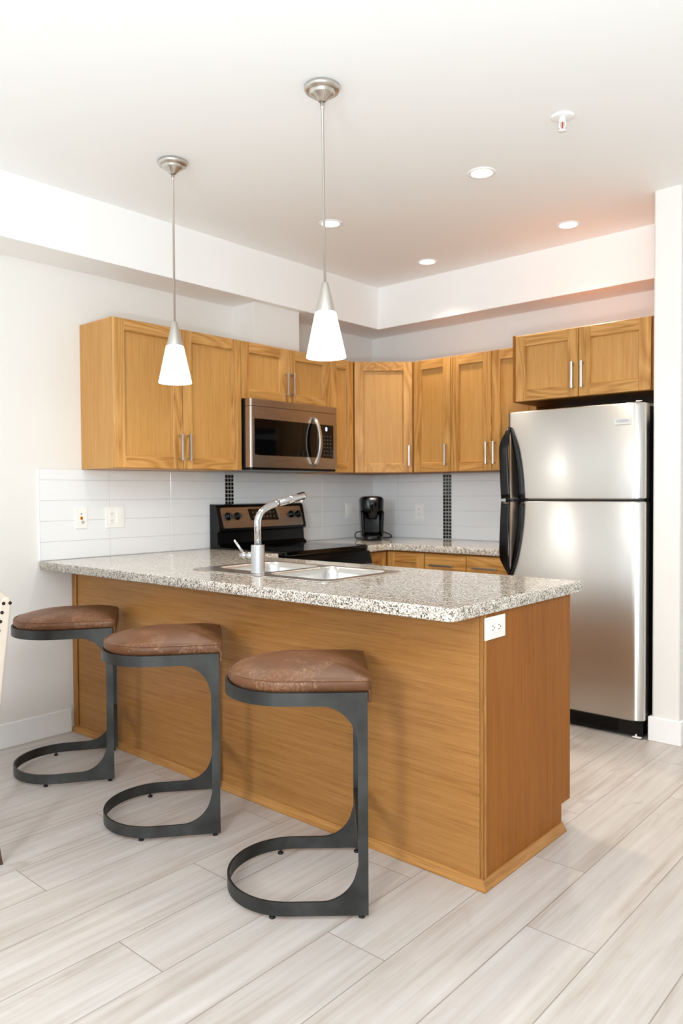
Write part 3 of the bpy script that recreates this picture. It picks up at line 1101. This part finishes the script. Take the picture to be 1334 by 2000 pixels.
put('door_gasket', one('box', FX0 + 0.01, FX1 - 0.015, -0.765, -0.701, 1.2035, 1.2125), blackmatte_m, r, org)
for nm in (fz, fr):
    for p_ in nm.data.polygons:
        p_.use_smooth = abs(p_.normal.z) < 0.5
    md = nm.modifiers.new('edge', 'EDGE_SPLIT'); md.split_angle = R(40)
mb = MB()
mb.box(FX1 - 0.06, FX1 - 0.02, -0.75, -0.70, 1.697, 1.708, 0.004)
put('hinge_cover', mb, black_m, r, org)
mb = MB()
mb.prism(round_poly([(2.214, 1.590), (2.298, 1.590), (2.298, 1.622), (2.214, 1.622)], 0.004), FYF - 0.0035, FYF + 0.0005, 'y')
lg = put('logo_badge', mb, nickel_m, fz, org)
mb = MB()
sec = [(2.256 + 0.034 * cos(2 * pi * k / 24), 1.607 + 0.0085 * sin(2 * pi * k / 24)) for k in range(24)]
mb.prism(sec, FYF - 0.0048, FYF - 0.003, 'y')
put('emblem', mb, chrome_m, lg, org)
# handles: a grip strand standing off the door and a bowed strand lying on it
def fhandle(zend, zmid, sgn, door_):
    mb = MB()
    H = abs(zend - zmid)
    g_, b_ = [], []
    gw, bw = [], []
    for q in range(15):
        s_ = q / 14
        z = zend + (zmid - zend) * s_
        off = min(1.0, s_ / 0.25)
        gx = FX0 + 0.002 + 0.016 * (1 - off) + 0.014 * s_ * s_
        g_.append((gx, -0.797 - 0.040 * sin(min(1.0, s_ / 0.35) * pi / 2), z))
        gw.append((0.006 + 0.021 * min(1.0, s_ / 0.22), 0.007))
        bx_ = FX0 + 0.022 + 0.064 * (1 - (1 - s_) ** 1.9)
        b_.append((bx_, FYF - 0.0065, z))
        bw.append((0.004 + 0.011 * min(1.0, s_ / 0.25), 0.008))
    mb.tube(g_, 0.01, 12, up=(1, 0, 0), flat=gw)
    mb.tube(b_, 0.01, 12, up=(1, 0, 0), flat=bw)
    # bridge at the seam
    a_, c_ = Vector(g_[-1]), Vector(b_[-1])
    zz = zmid - sgn * 0.006
    mb.tube([(a_.x, a_.y, zz), ((a_.x + c_.x) / 2, (a_.y + c_.y) / 2 - 0.004, zz), (c_.x, c_.y, zz)], 0.01, 10, up=(0, 0, 1), flat=(0.0065, 0.009))
    o_ = put('handle', mb, black_m, door_, org)
    o_['label'] = 'black curved handle'
fhandle(1.612, 1.216, 1, fz)
fhandle(0.790, 1.199, -1, fr)

# ------------------------------------------------------------------ coffee maker
CX, CY = 0.300, -0.392
org = (CX, CY, ZCT + 0.001)
r = thing('coffee_maker', 'black single-serve coffee maker in the far corner', 'coffee maker', org, R(45))
def sup(w, dp_, z, n=32, ex=0.62, notch=False):
    ring = []
    for k in range(n):
        a = 2 * pi * k / n
        ca, sa = cos(a), sin(a)
        ring.append((w * math.copysign(abs(ca) ** ex, ca), dp_ * math.copysign(abs(sa) ** ex, sa), z))
    return ring
def wz(z):
    return 0.074 + 0.013 * (z / 0.3)
# local frame: -Y is the front
mb = MB()
mb.ring_surface([sup(wz(0) - 0.004, 0.112, 0.0), sup(wz(0), 0.115, 0.004), sup(wz(0.03), 0.115, 0.028), sup(wz(0.03) - 0.004, 0.112, 0.032)])
put('base', mb, black_m, r)
mb = MB()
mb.prism(round_poly([(-0.05, -0.106), (0.05, -0.106), (0.055, -0.03), (-0.055, -0.03)], 0.012), 0.0322, 0.040, 'z', 0.002)
put('drip_tray', mb, blackgloss_m, r)
mb = MB()
# column with side wings round the cup bay
for z0_, z1_ in ((0.032, 0.205),):
    rings = []
    for q in range(7):
        z = z0_ + (z1_ - z0_) * q / 6
        w_ = wz(z)
        rings.append([(x, y, z) for x, y in round_poly([(-w_, -0.085), (-w_, 0.100), (w_, 0.100), (w_, -0.085), (w_ - 0.018, -0.098), (w_ - 0.022, -0.02), (-w_ + 0.022, -0.02), (-w_ + 0.018, -0.098)], [0.008, 0.045, 0.045, 0.008, 0.006, 0.01, 0.01, 0.006], 4)])
    mb.ring_surface(rings)
put('column', mb, black_m, r)
mb = MB()
mb.ring_surface([sup(wz(0.2), 0.112, 0.206), sup(wz(0.22), 0.114, 0.225), sup(wz(0.28), 0.115, 0.285), sup(wz(0.29) - 0.006, 0.110, 0.300), sup(wz(0.29) - 0.022, 0.095, 0.309), sup(wz(0.29) - 0.05, 0.06, 0.312)])
hd_ = put('brew_head', mb, black_m, r)
mb = MB()
pts = []
for q in range(13):
    a = R(-150 + q * 10)
    pts.append((0.082 * cos(a) * 0.85, 0.004 + 0.119 * sin(a), 0.293 - 0.0))
mb.tube(pts, 0.01, 8, up=(0, 0, 1), flat=(0.009, 0.004))
sv = put('silver_handle', mb, mat('satin_silver', lin(205, 205, 205), 0.3, 0.9), hd_)
mb = MB()
mb.lathe([(0.030, 0.150), (0.036, 0.165), (0.050, 0.215), (0.055, 0.262), (0.055, 0.272)], (0, -0.066, 0), 28)
put('brew_cone', mb, blackgloss_m, hd_)
mb = MB()
cps = [(-0.07, 0.10, 0.055), (-0.098, 0.085, 0.050), (-0.112, 0.07, 0.030), (-0.104, 0.06, 0.010), (-0.085, 0.09, 0.005), (-0.05, 0.128, 0.005), (0.0, 0.134, 0.005),
       (0.06, 0.128, 0.005), (0.11, 0.100, 0.006), (0.142, 0.07, 0.010), (0.150, 0.05, 0.022), (0.138, 0.05, 0.036), (0.105, 0.075, 0.048), (0.07, 0.09, 0.056)]
pts = []
for k in range(len(cps) - 1):
    p0_, p1_, p2_, p3_ = (Vector(cps[max(0, k - 1)]), Vector(cps[k]), Vector(cps[k + 1]), Vector(cps[min(len(cps) - 1, k + 2)]))
    for q in range(4):
        s_ = q / 4
        pts.append(0.5 * ((2 * p1_) + (p2_ - p0_) * s_ + (2 * p0_ - 5 * p1_ + 4 * p2_ - p3_) * s_ ** 2 + (3 * p1_ - p0_ - 3 * p2_ + p3_) * s_ ** 3))
pts.append(Vector(cps[-1]))
mb.tube(pts, 0.0042, 8)
put('power_cord', mb, black_m, r)


# ------------------------------------------------------------------ outlets and switches
def plate(kind, label, c, a, n, w=0.072, h=0.116, name='wall_outlet', cat='outlet'):
    r_ = thing(name, label, cat, c)
    M_ = frame_matrix(c, a, n)
    mb = MB(); mb.M = M_
    mb.box(-w / 2, w / 2, 0.0003, 0.006, -h / 2, h / 2, 0.003, 2)
    put('cover_plate', mb, plate_m, r_, c)
    return r_, M_


def duplex(r_, M_, c, x=0.0, vertical=True):
    mb = MB(); mb.M = M_
    if vertical: mb.box(x - 0.0165, x + 0.0165, 0.006, 0.0078, -0.033, 0.033, 0.002)
    else: mb.box(-0.033, 0.033, 0.006, 0.0078, -0.0165, 0.0165, 0.002)
    mb.mi = 1
    for k in (-1, 1):
        if vertical:
            for dx in (-0.006, 0.006):
                mb.box(x + dx - 0.001, x + dx + 0.001, 0.0078, 0.0082, k * 0.019 - 0.001, k * 0.019 + 0.006)
            mb.box(x - 0.002, x + 0.002, 0.0078, 0.0082, k * 0.019 - 0.009, k * 0.019 - 0.005)
        else:
            for dz in (-0.0065, 0.0065):
                mb.box(k * 0.019 - 0.006, k * 0.019 + 0.001, 0.0078, 0.0082, dz - 0.0012, dz + 0.0012)
            mb.box(k * 0.019 + 0.005, k * 0.019 + 0.009, 0.0078, 0.0082, -0.002, 0.002)
    return put('receptacle', mb, [plate_m, slot_m], r_, c)


LX, LN = (0, 1, 0), (1, 0, 0)
c = (TH, -2.4835, 1.129)
r, M = plate('coax', 'white cable-jack plate with an orange socket on the left tiles', c, LX, LN, name='cable_jack_plate', cat='wall plate')
mb = MB(); mb.M = M
mb.box(-0.008, 0.008, 0.006, 0.009, -0.010, 0.008, 0.002)
put('orange_socket', mb, orange_m, r, c)
mb = MB(); mb.M = M
mb.box(-0.004, 0.004, 0.009, 0.0095, -0.006, 0.003); mb.box(-0.003, 0.003, 0.006, 0.0066, 0.018, 0.024)
put('jack_holes', mb, slot_m, r, c)
mb = MB(); mb.M = M
mb.cyl((0.003, 0.006, -0.022), (0.006, 0.017, -0.022), 0.0045, n=10)
put('coax_connector', mb, nickel_m, r, c)
c = (TH, -2.2785, 1.127)
r, M = plate('combo', 'white double plate with outlet and rocker switch on the left tiles', c, LX, LN, w=0.119, h=0.117, name='outlet_and_switch_plate', cat='wall plate')
duplex(r, M, c, -0.023)
mb = MB(); mb.M = M
mb.prism([(0.006, -0.033), (0.0085, -0.033), (0.0115, 0.033), (0.006, 0.033)], 0.0065, 0.0395, 'x')
put('rocker', mb, plate_m, r, c)
c = (TH, -0.302, 1.118)
r, M = plate('switch', 'white rocker switch on the tiles left of the coffee maker', c, LX, LN, name='light_switch', cat='switch')
mb = MB(); mb.M = M
mb.prism([(0.006, -0.033), (0.0085, -0.033), (0.0115, 0.033), (0.006, 0.033)], -0.0165, 0.0165, 'x')
put('rocker', mb, plate_m, r, c)
c = (0.446, -TH, 1.108)
r, M = plate('duplex', 'white outlet on the back tiles right of the coffee maker', c, (1, 0, 0), (0, -1, 0))
duplex(r, M, c)
c = (XN + 0.0002, -2.460, 0.824)
r, M = plate('end', 'white sideways outlet on the oak end of the peninsula', c, (0, 1, 0), (1, 0, 0), w=0.126, h=0.073)
duplex(r, M, c, vertical=False)


# ------------------------------------------------------------------ bar stools
def make_stool(label):
    W, LU = 0.42, 0.435
    ox, oy = -0.20, W / 2                       # origin under the middle of the seat
    r_ = thing('bar_stool', label, 'stool', (0, 0, 0), 0, 'leather bar stools at the peninsula')
    u1 = -0.235
    def path():
        P = []
        for q in range(0, 41):
            P.append((u1 * q / 40, 0.0))
        for q in range(1, 40):
            a = -pi / 2 - pi * q / 40
            P.append((u1 + (LU + u1) * cos(a), W / 2 + (W / 2) * sin(a)))
        for q in range(0, 41):
            P.append((u1 * (1 - q / 40), W))
        return P
    zl, zt_, zb_ = 0.012, 0.673, 0.634
    UW, GR = -0.033, 0.108
    mb = MB()
    def heights(u_, side):
        if not side: return 0.053, zb_
        if u_ >= UW: return None
        x = (UW - u_)
        if x >= GR: return 0.053, zb_
        k = GR - math.sqrt(max(0.0, GR * GR - (GR - x) ** 2))
        return 0.053 + k, zb_ - k
    P = path()
    th = 0.0075
    # outward normals
    N = []
    for k in range(len(P)):
        a = Vector(P[max(0, k - 1)]); b = Vector(P[min(len(P) - 1, k + 1)])
        d__ = (b - a).normalized()
        N.append(Vector((d__.y, -d__.x)))
    bm = mb.bm
    def strip(zfun, idx):
        cols = []
        for k in idx:
            z0_, z1_ = zfun(k)
            p = Vector(P[k]); q = p + (-N[k]) * (-th) * -1.0
            pin = Vector(P[k]) + Vector((-N[k].x, -N[k].y)) * -0.0
            o_ = Vector(P[k]); i_ = Vector(P[k]) - N[k] * -th * -1.0
            cols.append([bm.verts.new((o_.x - ox, o_.y - oy, z0_)), bm.verts.new((o_.x - ox, o_.y - oy, z1_)),
                         bm.verts.new((i_.x - ox, i_.y - oy, z1_)), bm.verts.new((i_.x - ox, i_.y - oy, z0_))])
        for a, b in zip(cols[:-1], cols[1:]):
            for e in range(4):
                f_ = bm.faces.new((a[e], a[(e + 1) % 4], b[(e + 1) % 4], b[e]))
                f_.smooth = (e in (0, 2))
        bm.faces.new(cols[0]); bm.faces.new(list(reversed(cols[-1])))
    # build the band pieces; uprights first
    n_ = len(P)
    def up_idx(side):
        if side == 0: return [k for k in range(0, 41) if P[k][0] >= UW - 1e-6]
        return [k for k in range(n_ - 41, n_) if P[k][0] >= UW - 1e-6]
    a0, b0 = up_idx(0), up_idx(1)
    strip(lambda k: (zl, zt_), a0)
    strip(lambda k: (zl, zt_), b0)
    mid = list(range(a0[-1], b0[0] + 1))
    def is_side(k): return k <= 40 or k >= n_ - 41
    def lo(k):
        h = heights(P[k][0], is_side(k))
        return (zl, h[0]) if h else (zl, 0.053 + GR)
    def hi(k):
        h = heights(P[k][0], is_side(k))
        return (h[1], zt_) if h else (zb_ - GR, zt_)
    strip(lo, mid)
    strip(hi, mid)
    fo = put('frame', mb, gun_m, r_)
    es = fo.modifiers.new('edge', 'EDGE_SPLIT'); es.split_angle = R(35)
    # footrest between the two uprights
    mb = MB()
    mb.box(-0.030 - ox, -0.006 - ox, 0.0078 - oy, W - 0.0078 - oy, 0.195, 0.225, 0.002)
    put('footrest', mb, gun_m, r_)
    # seat plate hidden under the cushion
    for (fu_, fv_) in ((-0.02, 0.006), (-0.02, W - 0.006), (-0.285, 0.010), (-0.285, W - 0.010)):
        mb = MB()
        mb.lathe([(0.004, 0.006), (0.004, 0.0125)], (fu_ - ox, fv_ - oy, 0), 10)
        mb.lathe([(0.009, 0.0), (0.010, 0.002), (0.009, 0.006), (0.004, 0.007)], (fu_ - ox, fv_ - oy, 0), 14)
        put('foot_glide', mb, blackmatte_m, r_)
    # cushion
    outline = []
    ins = 0.004
    for q in range(0, 13): outline.append((0.010 + (u1 - 0.010) * q / 12, ins))
    for q in range(1, 40):
        a = -pi / 2 - pi * q / 40
        outline.append((u1 + (LU + u1 - ins) * cos(a), W / 2 + (W / 2 - ins) * sin(a)))
    for q in range(0, 13): outline.append((u1 + (0.010 - u1) * q / 12, W - ins))
    for q in range(1, 12): outline.append((0.010, W - ins - (W - 2 * ins) * q / 12))
    ctr = Vector((-0.185, W / 2))
    ol = [Vector(p) for p in outline]
    rings = []
    def ring(ts, z, grow=0.0):
        res = []
        for p in ol:
            dvec = (p - ctr)
            q = ctr + dvec * ts + dvec.normalized() * grow
            res.append((q.x - ox, q.y - oy, z))
        return res
    rings.append(ring(1.0, 0.6600, -0.0062))
    rings.append(ring(1.0, 0.6728, -0.0062))
    rings.append(ring(1.0, 0.6745, -0.0010))
    rings.append(ring(1.0, 0.6785, 0.0015))
    rings.append(ring(1.0, 0.690, 0.0025))
    rings.append(ring(1.0, 0.7005, 0.0015))
    rings.append(ring(1.0, 0.7035, -0.0015))
    rings.append(ring(1.0, 0.7030, -0.006))
    for tq in (0.94, 0.86, 0.75, 0.6, 0.42, 0.22, 0.05):
        rings.append(ring(tq, 0.7035 + 0.036 * (1 - tq ** 2.6)))
    mb = MB()
    mb.ring_surface(rings)
    put('seat_cushion', mb, lea_m, r_)
    # leather flap wrapping the flat end
    mb = MB()
    mb.box(0.0012 - ox, 0.013 - ox, 0.003 - oy, W - 0.003 - oy, 0.640, 0.700, 0.005, 3)
    put('seat_flap', mb, lea_m, r_)
    mb = MB()
    pts = ring(1.0, 0.7045, -0.003)
    pts = [pts[k] for k in range(0, 65)]
    mb.tube(pts, 0.0022, 6)
    for sgn, yy in ((-1, ins - 0.0018), (1, W - ins + 0.0018)):
        mb.tube([(-0.160 - ox, yy - oy, 0.676), (-0.160 - ox, yy - oy - 0.0 , 0.69), (-0.160 - ox, yy - oy, 0.703)], 0.0016, 6)
    put('seam', mb, lea_m, r_)
    return r_


def stool_loc(p0, rot):
    a = R(rot)
    W = 0.42
    return (p0[0] + (-0.20) * cos(a) - (W / 2) * sin(a), p0[1] + (-0.20) * sin(a) + (W / 2) * cos(a), 0)


s1 = make_stool('brown leather bar stool in front, nearest the peninsula end')
s1.location = stool_loc((2.323, -2.894), 42.5); s1.rotation_euler.z = R(42.5)
s2 = copy_tree(s1)
s2.location = stool_loc((1.566, -2.829), 51.0); s2.rotation_euler.z = R(51.0)
s2['label'] = 'brown leather bar stool in the middle of the row of three'
s3 = copy_tree(s1)
s3.location = stool_loc((0.797, -2.790), 56.0); s3.rotation_euler.z = R(56.0)
s3['label'] = 'brown leather bar stool furthest left, nearest the white wall'


# ------------------------------------------------------------------ pendants
def make_pendant(label, loc):
    r_ = thing('pendant_light', label, 'pendant lamp', loc, 0, 'pendant lights over the peninsula')
    mb = MB()
    mb.lathe([(0.062, 0.0), (0.0655, -0.003), (0.0655, -0.010), (0.062, -0.017), (0.050, -0.019), (0.046, -0.021), (0.045, -0.028), (0.041, -0.032), (0.030, -0.036), (0.015, -0.052), (0.011, -0.055)], (0, 0, 0), 40)
    mb.ball((0.036, -0.026, -0.031), 0.004); mb.ball((-0.036, 0.026, -0.031), 0.004)
    put('ceiling_canopy', mb, nickel_m, r_)
    mb = MB()
    mb.lathe([(0.0085, -0.052), (0.0085, -0.078), (0.0065, -0.082), (0.0048, -0.083), (0.0048, -0.708)], (0, 0, 0), 16)
    put('rod', mb, nickel_m, r_)
    mb = MB()
    mb.lathe([(0.009, -0.706), (0.0105, -0.707), (0.0125, -0.713), (0.0365, -0.812), (0.0365, -0.815), (0.034, -0.815)], (0, 0, 0), 40)
    put('metal_cone', mb, nickel_m, r_)
    mb = MB()
    mb.lathe([(0.033, -0.814), (0.0375, -0.8155), (0.0395, -0.818), (0.0735, -0.977), (0.0738, -0.9805), (0.0715, -0.981), (0.070, -0.975), (0.036, -0.820)], (0, 0, 0), 48, True, False)
    put('glass_shade', mb, emis_m, r_)
    mb = MB()
    mb.ball((0, 0, -0.885), 0.024, 1.3, 20)
    mb.lathe([(0.013, -0.855), (0.013, -0.822)], (0, 0, 0), 16)
    put('bulb', mb, emis_m, r_)
    l = bpy.data.lights.new('pendant_bulb_light', 'POINT')
    l.energy = 9; l.color = (1.0, 0.95, 0.88); l.shadow_soft_size = 0.05
    lo = bpy.data.objects.new('pendant_bulb_light', l)
    COL.objects.link(lo); lo.parent = r_; lo.location = (0, 0, -0.95)
    return r_


p1 = make_pendant('lit cone pendant lamp hanging over the wall end of the peninsula', (0.910, -2.525, ZC))
p2 = copy_tree(p1)
p2.location = (1.832, -2.540, ZC)
p2['label'] = 'lit cone pendant lamp hanging nearer the open end of the peninsula'
# it hangs very slightly out of plumb
for ch in p2.children:
    if ch.type == 'MESH' and not ch.name.startswith('ceiling_canopy'):
        ch.rotation_euler = Euler((R(0.33), R(-0.38), 0))

# ------------------------------------------------------------------ recessed ceiling lights and sprinkler
def make_recess(label, x, y):
    r_ = thing('recessed_ceiling_light', label, 'ceiling light', (x, y, ZC), 0, 'recessed lights in the kitchen ceiling')
    mb = MB()
    mb.lathe([(0.066, -0.0005), (0.064, -0.004), (0.052, -0.005), (0.048, -0.003), (0.048, -0.001), (0.060, -0.0003)], (0, 0, 0), 40, False, False)
    put('trim_ring', mb, white_m, r_)
    mb = MB()
    mb.lathe([(0.049, -0.001), (0.047, -0.0028), (0.001, -0.0035)], (0, 0, 0), 36)
    put('lens', mb, lamp_m, r_)
    return r_


RL = [((1.870, -1.495), 'recessed ceiling light nearest the sprinkler head'), ((0.905, -1.475), 'recessed ceiling light seen behind the front pendant rod'),
      ((1.865, -0.570), 'recessed ceiling light in front of the fridge cabinet, by the soffit'), ((0.895, -0.540), 'recessed ceiling light furthest back, near the soffit corner')]
rc = make_recess(RL[0][1], *RL[0][0])
for (xy, lab) in RL[1:]:
    c_ = copy_tree(rc)
    c_.location = (xy[0], xy[1], ZC)
    c_['label'] = lab
for (xy, lab), e_ in zip(RL, (85, 58, 95, 58)):
    l = bpy.data.lights.new('recessed_lamp_beam', 'SPOT')
    l.energy = e_; l.color = (1.0, 0.86, 0.68) if xy[0] > 1.5 else (1.0, 0.90, 0.77); l.spot_size = R(108); l.spot_blend = 1.0; l.shadow_soft_size = 0.05
    lo = bpy.data.objects.new('recessed_lamp_beam', l)
    COL.objects.link(lo); lo.location = (xy[0], xy[1], ZC - 0.02)

org = (2.385, -1.745, ZC)
r = thing('fire_sprinkler', 'small white fire sprinkler head on the ceiling', 'sprinkler', org)
mb = MB(); mb.lathe([(0.046, -0.0005), (0.045, -0.004), (0.034, -0.008), (0.024, -0.006)], (0, 0, 0), 32)
put('escutcheon', mb, white_m, r)
mb = MB(); mb.lathe([(0.013, -0.006), (0.013, -0.022), (0.010, -0.024)], (0, 0, 0), 16)
for sg in (-1, 1):
    mb.tube([(sg * 0.011, 0, -0.022), (sg * 0.014, 0, -0.036), (sg * 0.004, 0, -0.052)], 0.003, 8)
mb.lathe([(0.004, -0.050), (0.004, -0.056)], (0, 0, 0), 10)
put('body', mb, plate_m, r)
mb = MB(); mb.lathe([(0.003, -0.056), (0.017, -0.0565), (0.017, -0.058), (0.003, -0.0585)], (0, 0, 0), 20)
put('deflector', mb, plate_m, r)
mb = MB(); mb.lathe([(0.0022, -0.024), (0.0022, -0.050)], (0, 0, 0), 8)
put('glass_bulb', mb, mat('red_glass_bulb', lin(190, 50, 40), 0.1), r)


# ------------------------------------------------------------------ dining chair at the left edge
CH = (0.964, -3.398, 0)
r = thing('dining_chair', 'cream upholstered dining chair with nailhead trim cut off by the frame', 'chair', CH, R(72.5))
# local frame: the sitter looks along -x; the back leans toward +x
mb = MB()
mb.box(-0.50, -0.06, -0.235, 0.235, 0.37, 0.49, 0.03, 3)
put('seat', mb, fabric_m, r)
mb = MB()
prof = [(-0.095, 0.30), (-0.022, 0.28), (0.048, 0.885), (0.046, 0.905), (0.038, 0.914), (0.023, 0.911), (0.014, 0.895)]
mb.prism(prof, -0.235, 0.235, 'y', 0.006)
bk = put('backrest', mb, fabric_m, r)
def on_edge(s_, side):      # front edge / rear edge of the leaning side face
    z = 0.53 + s_ * 0.362
    xf = -0.095 + (z - 0.30) / 0.595 * 0.109
    xb = -0.022 + (z - 0.28) / 0.605 * 0.070
    return (xf + 0.010, z) if side == 0 else (xb - 0.005, z)
for yy in (-0.2355, 0.2355):
    mb = MB()
    for q in range(13):
        x, z = on_edge(q / 12, 0)
        mb.ball((x, yy, z), 0.0058, 1.0, 10)
    for s_ in (1.0,):
        x, z = on_edge(s_, 1)
        mb.ball((x, yy, z), 0.0058, 1.0, 10)
    put('nailhead_row', mb, nail_m, bk)
for (lx, ly, tx) in ((-0.47, -0.20, -0.02), (-0.47, 0.20, -0.02), (-0.055, -0.205, 0.05), (-0.055, 0.205, 0.05)):
    mb = MB()
    top = 0.375 if lx < -0.3 else 0.30
    mb.ring_surface([[(lx + tx + a * 0.014, ly + b * 0.014, 0.0) for a, b in ((-1, -1), (1, -1), (1, 1), (-1, 1))],
                     [(lx + a * 0.021, ly + b * 0.021, top) for a, b in ((-1, -1), (1, -1), (1, 1), (-1, 1))]], smooth=False)
    put('leg', mb, legwood_m, r)
